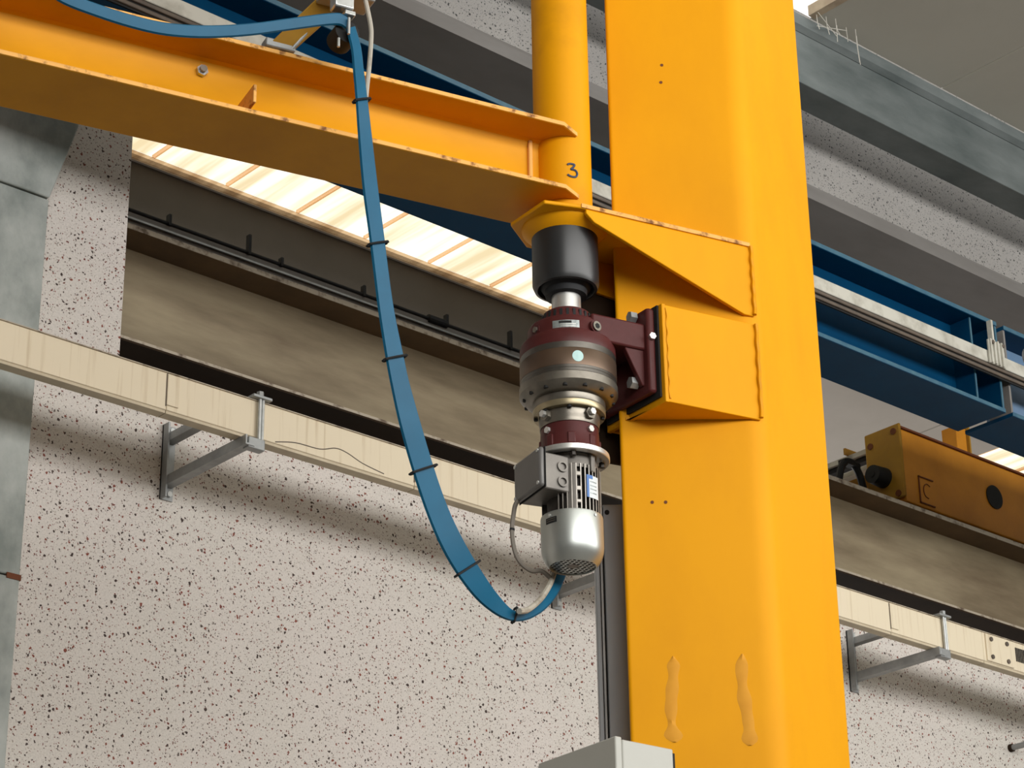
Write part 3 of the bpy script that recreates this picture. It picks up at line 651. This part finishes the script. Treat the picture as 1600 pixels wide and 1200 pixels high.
# terminal box on the left of the motor
tb = MB().prism([(-0.040, -0.066), (-0.118, -0.070), (-0.118, 0.066), (-0.040, 0.060)], 3.918, 4.022, 'z').build('terminal_box', 'alu_dull', gm, bevel=0.004)
lid = MB().box(-0.136, -0.119, -0.079, 0.074, 3.919, 4.033).build('box_lid', 'box_lid', tb, bevel=0.008)
for yy in (-0.068, 0.063):
    for zz in (3.930, 4.022): MB().rod((-0.1385, yy, zz), (-0.1355, yy, zz), 0.0055, n=10).build('screw', 'zinc', lid)
MB().box(-0.1195, -0.1175, -0.0795, 0.0745, 3.9185, 4.0335).build('gasket', 'matte_black', tb)
for zz in (3.988, 3.945):
    m = MB(); m.ring([(0.010, 0.0), (0.0155, 0.0), (0.0155, 0.007), (0.010, 0.007)], 22)
    bmesh.ops.rotate(m.bm, verts=m.bm.verts, cent=(0, 0, 0), matrix=Matrix.Rotation(PI / 2, 3, 'X'))
    bmesh.ops.translate(m.bm, verts=m.bm.verts, vec=(-0.062, -0.0655, zz)); m.build('knockout', 'alu_dull', tb, smooth=True)
MB().prism([(-0.044, -0.060), (-0.030, -0.0735), (-0.022, -0.076), (-0.022, -0.050), (-0.044, -0.040)], 3.872, 4.004, 'z').build('body_pad', 'alu_dull', body, bevel=0.002)
# fan cover
fc = MB().lathe([(0.0835, 3.872), (0.0845, 3.868), (0.0845, 3.785), (0.083, 3.772), (0.079, 3.758), (0.072, 3.745), (0.065, 3.7365), (0.0635, 3.7345), (0.0615, 3.7355), (0.061, 3.739), (0.07, 3.75), (0.08, 3.78), (0.0805, 3.868)][::-1], 72).build('fan_cover', 'alu', gm, smooth=True)
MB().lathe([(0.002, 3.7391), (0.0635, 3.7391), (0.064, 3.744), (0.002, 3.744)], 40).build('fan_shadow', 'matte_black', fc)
m = MB()
for k in range(-4, 5):
    c = 0.0128 * k; h = math.sqrt(max(0.0615 ** 2 - c * c, 0))
    m.box(-h, h, c - 0.0019, c + 0.0019, 3.7378, 3.7388); m.box(c - 0.0019, c + 0.0019, -h, h, 3.7379, 3.7389)
m.build('grille', 'alu', fc)
MB().lathe([(0.001, 3.7375), (0.016, 3.7375), (0.016, 3.741), (0.001, 3.741)], 24).build('grille_centre', 'alu_dull', fc)
for adeg in (-71, -162.5, 20, 110): radial_bolt(fc, adeg, 3.861, 0.0835, 0.0045, 0.003, 'zinc', 'screw')
lb2 = cyl_patch(0.0845, -172, -147, 3.838, 3.854).build('maker_label', 'matte_black', fc)
for z in (3.8485, 3.8425): cyl_patch(0.0857, -169, -150, z, z + 0.0018, 0.0006).build('label_line', 'steel', lb2)
# details on the gearbox
npl = cyl_patch(0.1115, -139, -101, 4.389, 4.412).build('nameplate', 'plate', gm)
for z in (4.393, 4.399): cyl_patch(0.1126, -128, -106, z, z + 0.002, 0.0006).build('plate_line', 'steel_bright', npl)
cyl_patch(0.1126, -130, -112, 4.403, 4.4095, 0.0006).build('plate_mark', 'matte_black', npl)
st = MB(); n = 20; vs = [(0.1343 * math.cos(math.radians(-106.7)), 0.1343 * math.sin(math.radians(-106.7)), 4.2937)]
for k in range(n):
    q = 2 * PI * k / n; a = math.radians(-106.7) + 0.0155 * math.cos(q) / 0.1343
    vs.append((0.1343 * math.cos(a), 0.1343 * math.sin(a), 4.2937 + 0.0165 * math.sin(q)))
st._add(vs, [(0, 1 + k, 1 + (k + 1) % n) for k in range(n)]).build('round_sticker', 'sticker', gm)
for adeg in (-168, 140, 100, 60): 
    b_ = radial_bolt(gm, adeg, 4.402, 0.104, 0.016, 0.009, 'maroon', 'bolt_boss'); radial_bolt(b_, adeg, 4.402, 0.112, 0.009, 0.006, 'steel', 'bolt_head')
a = math.radians(-77); 
b_ = MB().rod((0.105 * math.cos(a), 0.105 * math.sin(a), 4.4), (0.121 * math.cos(a), 0.121 * math.sin(a), 4.4), 0.019, n=20).build('plug_boss', 'maroon', gm)
pg = MB().rod((0.121 * math.cos(a), 0.121 * math.sin(a), 4.4), (0.126 * math.cos(a), 0.126 * math.sin(a), 4.4), 0.014, n=20).build('plug_ring', 'steel', b_)
MB().rod((0.1255 * math.cos(a), 0.1255 * math.sin(a), 4.4), (0.1268 * math.cos(a), 0.1268 * math.sin(a), 4.4), 0.0085, n=6).build('plug_socket', 'matte_black', b_)
# foot that bolts the gearbox to the mounting box
foot = MB().prism([(0.02, -0.108), (0.19, -0.106), (0.175, 0.10), (0.02, 0.112)], 4.366, 4.446, 'z').build('mounting_foot', 'maroon', gm, bevel=0.006)
MB().prism([(0.188, -0.122), (0.214, -0.120), (0.180, 0.105), (0.158, 0.104)], 4.235, 4.492, 'z').build('foot_pad', 'maroon', foot, bevel=0.008)
MB().prism([(0.216, -0.128), (0.224, -0.128), (0.188, 0.110), (0.180, 0.110)], 4.222, 4.500, 'z').build('packing_plate', 'matte_black', foot)
for y0, y1 in ((-0.098, -0.080), (0.05, 0.068)):
    MB().prism([(0.125, 4.37), (0.195, 4.37), (0.195, 4.26), (0.178, 4.26)], y0, y1, 'y').build('gusset', 'maroon', foot, bevel=0.003)
for y, z, r, l in ((-0.070, 4.478, 0.0165, 0.020), (-0.068, 4.277, 0.0175, 0.024), (0.07, 4.478, 0.0165, 0.02), (0.07, 4.277, 0.0175, 0.024)):
    xo = 0.186 - (y + 0.12) * 0.135
    MB().rod((xo, y, z), (xo - l, y, z), r, n=6, rot=0.4).build('foot_bolt', 'galv', foot)
MB().rod((0.200, -0.119, 4.402), (0.199, -0.131, 4.402), 0.0105, n=6, rot=0.2).build('jack_bolt', 'steel_bright', foot)

# ================================================================== CABLES AND FESTOON TROLLEY
RIB = [(-0.805,-0.300,5.018),(-0.778,-0.300,5.033), (-0.790,-0.300,4.961),(-0.761,-0.300,4.975), (-0.783,-0.300,4.896),(-0.752,-0.300,4.908),
 (-0.774,-0.300,4.806),(-0.740,-0.300,4.819), (-0.762,-0.290,4.713),(-0.723,-0.290,4.727), (-0.743,-0.280,4.570),(-0.700,-0.280,4.586),
 (-0.719,-0.270,4.440),(-0.677,-0.270,4.456), (-0.699,-0.260,4.330),(-0.657,-0.260,4.345), (-0.680,-0.250,4.229),(-0.636,-0.250,4.245),
 (-0.656,-0.240,4.120),(-0.607,-0.240,4.139), (-0.636,-0.230,4.047),(-0.585,-0.230,4.069), (-0.607,-0.220,3.949),(-0.551,-0.220,3.975),
 (-0.562,-0.200,3.841),(-0.505,-0.200,3.869), (-0.510,-0.180,3.734),(-0.453,-0.180,3.766), (-0.451,-0.160,3.644),(-0.394,-0.160,3.683),
 (-0.374,-0.130,3.575),(-0.324,-0.130,3.616), (-0.303,-0.100,3.542),(-0.269,-0.100,3.581), (-0.232,-0.070,3.533),(-0.219,-0.070,3.564),
 (-0.156,-0.025,3.558),(-0.166,-0.025,3.582), (-0.081,0.020,3.608),(-0.103,0.020,3.629), (-0.025,0.055,3.665),(-0.056,0.055,3.680),
 (0.020,0.092,3.727),(-0.015,0.092,3.736), (0.044,0.106,3.783),(0.011,0.106,3.788), (0.05,0.11,3.86),(0.017,0.11,3.862)]
fc_ = thing('flat_cable', 'blue flat cable sweeping down from the trolley to the motor', 'cable', (-0.78, -0.3, 3.54), jib=True)
MB().ribbon(RIB[0::2], RIB[1::2], 0.011).build('blue_sheath', 'cable', fc_, smooth=True)
for i in (3, 6.25, 9.1, 12.05, 14.55, 17.3):
    k = int(i); t_ = i - k
    a = Vector(RIB[2 * k]).lerp(Vector(RIB[2 * k + 2]), t_); b = Vector(RIB[2 * k + 1]).lerp(Vector(RIB[2 * k + 3]), t_)
    w = (b - a).normalized() * 0.004
    pth = [a - w, a - w + Vector((0, -0.009, 0)), b + w + Vector((0, -0.009, 0)), b + w, b + w + Vector((0, 0.009, 0)), a - w + Vector((0, 0.009, 0)), a - w]
    MB().tube(pth, 0.0032, n=6, sub=2).build('cable_tie', 'rubber', fc_)
MB().tube([(-0.212, -0.095, 3.553), (-0.166, -0.055, 3.576), (-0.104, -0.005, 3.628), (-0.056, 0.036, 3.684), (-0.018, 0.078, 3.737), (0.0, 0.096, 3.78)], 0.008, n=8).build('grey_core', 'grey_cable', fc_, smooth=True)
lp = thing('festoon_cable', 'blue flat cable sagging along the jib arm at upper left', 'cable', (-1.3, -0.3, 4.87), jib=True)
LOOP = [(-1.629,-0.300,4.928),(-1.562,-0.300,4.898),(-1.479,-0.300,4.885),(-1.395,-0.300,4.878),(-1.311,-0.300,4.879),(-1.227,-0.300,4.893),(-1.142,-0.300,4.917),(-1.055,-0.300,4.949),(-0.986,-0.300,4.979),(-0.924,-0.300,5.006),(-0.870,-0.300,5.029),(-0.825,-0.300,5.044),(-0.804,-0.300,5.038)]
LOOP = [(-2.0, -0.30, 5.12), (-1.80, -0.30, 5.01)] + LOOP
MB().ribbon([(a, b + 0.004, c - 0.017) for a, b, c in LOOP], [(a, b - 0.004, c + 0.017) for a, b, c in LOOP], 0.011).build('blue_sheath', 'cable', lp, smooth=True)
gc = thing('grey_cable', 'dirty grey round cable hanging beside the blue cable under the trolley', 'cable', (-0.75, -0.29, 4.82), jib=True)
MB().tube([(-0.77,-0.290,5.24),(-0.756,-0.290,5.170),(-0.742,-0.290,5.114),(-0.730,-0.290,5.056),(-0.728,-0.290,5.017),(-0.732,-0.290,4.936),(-0.739,-0.293,4.866),(-0.744,-0.297,4.815)], 0.0065, n=8).build('sheath', 'grey_cable', gc, smooth=True)
pc = thing('motor_lead', 'thin taupe lead looping from the terminal box to the fan cover', 'cable', (-0.137, 0.06, 3.73), jib=True)
MB().tube([(-0.120,0.055,3.935),(-0.137,0.060,3.915),(-0.145,0.060,3.880),(-0.150,0.060,3.834),(-0.143,0.060,3.781),(-0.125,0.060,3.748),(-0.094,0.060,3.731),(-0.063,0.060,3.735),(-0.030,0.062,3.715)], 0.0065, n=8).build('lead', 'thin_cable', pc, smooth=True)
MB().rod((-0.149, 0.06, 3.842), (-0.150, 0.06, 3.836), 0.0075, n=8).build('lead_mark', 'rubber', pc)
tr = thing('cable_trolley', 'small clamp trolley with black roller and chrome bolts on the arm', 'trolley', (-0.8, -0.3, 5.0), jib=True)
MB().rod((-0.795, -0.287, 5.022), (-0.795, -0.225, 5.022), 0.034, n=24).build('roller', 'matte_black', tr, smooth=True)
MB().rod((-0.803, -0.315, 5.045), (-0.803, -0.315, 4.995), 0.004, n=10).build('chrome_bolt', 'zinc', tr)
MB().rod((-0.825, -0.300, 4.985), (-0.825, -0.300, 4.958), 0.004, n=10).build('chrome_bolt', 'zinc', tr)
MB().box(-0.845, -0.79, -0.32, -0.28, 5.072, 5.13).build('chrome_block', 'zinc', tr, bevel=0.004)
MB().box(-0.815, -0.785, -0.318, -0.29, 5.055, 5.068).build('chrome_nut', 'zinc', tr, bevel=0.002)
m = MB(); m.hexa([(-0.955, -0.128, 5.03), (-0.885, -0.128, 5.03), (-0.885, -0.105, 5.03), (-0.955, -0.105, 5.03), (-0.83, -0.26, 5.18), (-0.75, -0.26, 5.18), (-0.75, -0.235, 5.18), (-0.83, -0.235, 5.18)])
m.build('carrier_strap', 'crane_mustard', tr, bevel=0.003)
MB().box(-0.965, -0.88, -0.135, -0.095, 5.0225, 5.048).build('clamp_jaw', 'galv', tr, bevel=0.004)
MB().box(-0.86, -0.72, -0.30, -0.22, 5.13, 5.20).build('carrier_plate', 'galv', tr, bevel=0.004)
MB().rod((-0.89, -0.13, 5.03), (-0.80, -0.22, 5.16), 0.005, n=8).build('tie_rod', 'zinc', tr)

# ================================================================== CABINET AND TRUNKING AT THE COLUMN
cb = thing('control_cabinet', 'light grey sheet metal control cabinet fixed low on the column', 'cabinet', (0.05, -0.1, 2.55), jib=True)
th = math.radians(10)
MB().prism([(-0.012, -0.252), (0.150, -0.224), (0.098, 0.075), (-0.064, 0.047)], 2.55, 3.2, 'z').build('body', 'cabinet', cb, bevel=0.004)
MB().prism([(-0.035, -0.258), (-0.014, -0.254), (-0.068, 0.055), (-0.089, 0.051)], 2.54, 3.205, 'z').build('door', 'cabinet', cb, bevel=0.004)
MB().prism([(0.150, -0.222), (0.156, -0.221), (0.20, 0.03), (0.10, 0.06)], 2.6, 3.19, 'z').build('mounting_plate', 'matte_black', cb)
tk = thing('vertical_trunking', 'blue-grey vertical cable trunking standing behind the column edge', 'trunking', (0.33, 0.34, 0), jib=True)
e1 = Vector((0.9, -0.43)).normalized(); e2 = Vector((0.43, 0.9)).normalized(); o0 = Vector((0.290, 0.343))
def pp(a, b): q = o0 + e1 * a + e2 * b; return (q.x, q.y)
MB().prism([pp(0, 0), pp(0.060, 0), pp(0.060, 0.05), pp(0, 0.05)], 0, 4.085, 'z').build('cover', 'tray', tk, bevel=0.003)
MB().prism([pp(-0.004, 0.006), pp(-0.001, 0.006), pp(-0.001, 0.06), pp(-0.004, 0.06)], 0, 4.08, 'z').build('groove', 'matte_black', tk)
MB().prism([pp(-0.011, 0.002), pp(-0.005, 0.002), pp(-0.005, 0.06), pp(-0.011, 0.06)], 0, 4.08, 'z').build('groove_lip', 'galv', tk)
MB().prism([pp(-0.026, 0.004), pp(-0.013, 0.004), pp(-0.013, 0.06), pp(-0.026, 0.06)], 0, 4.08, 'z').build('side_channel', 'tray', tk, bevel=0.002)
q = pp(0.012, -0.004); q2 = pp(0.012, 0.0)
MB().rod((q[0], q[1], 4.06), (q2[0], q2[1], 4.06), 0.007, n=10).build('screw', 'matte_black', tk)

# ================================================================== SMALL THINGS ON THE WALLS
t = thing('wall_anchor', 'small steel anchor stub projecting from the speckled wall at lower right', 'anchor', (5.085, 0, 5.05))
MB().rod((5.085, 0, 5.075), (5.085, -0.14, 5.075), 0.016, n=12).build('stub', 'galv', t)
MB().rod((5.085, -0.02, 5.075), (5.085, -0.0, 5.075), 0.022, n=16).build('collar', 'dark_steel', t)
t = thing('cobweb', 'white cobweb threads hanging at the corner of the roof light', 'cobweb', (3.22, -0.6, 8.6))
random.seed(3)
for k in range(7):
    x0 = 3.20 + 0.055 * k; y0 = -0.60 - 0.02 * (k % 3); L_ = 0.05 + 0.16 * random.random()
    MB().tube([(x0, y0, 8.735), (x0 + 0.01, y0 + 0.005, 8.735 - L_ * 0.5), (x0 + 0.03 * random.random(), y0, 8.735 - L_)], 0.0022, n=5, sub=3).build('thread', 'cobweb', t)
for a, b in (((3.19, -0.62, 8.735), (3.36, -0.60, 8.66)), ((3.22, -0.58, 8.68), (3.45, -0.60, 8.735))):
    MB().rod(a, b, 0.0022, n=5).build('thread', 'cobweb', t)
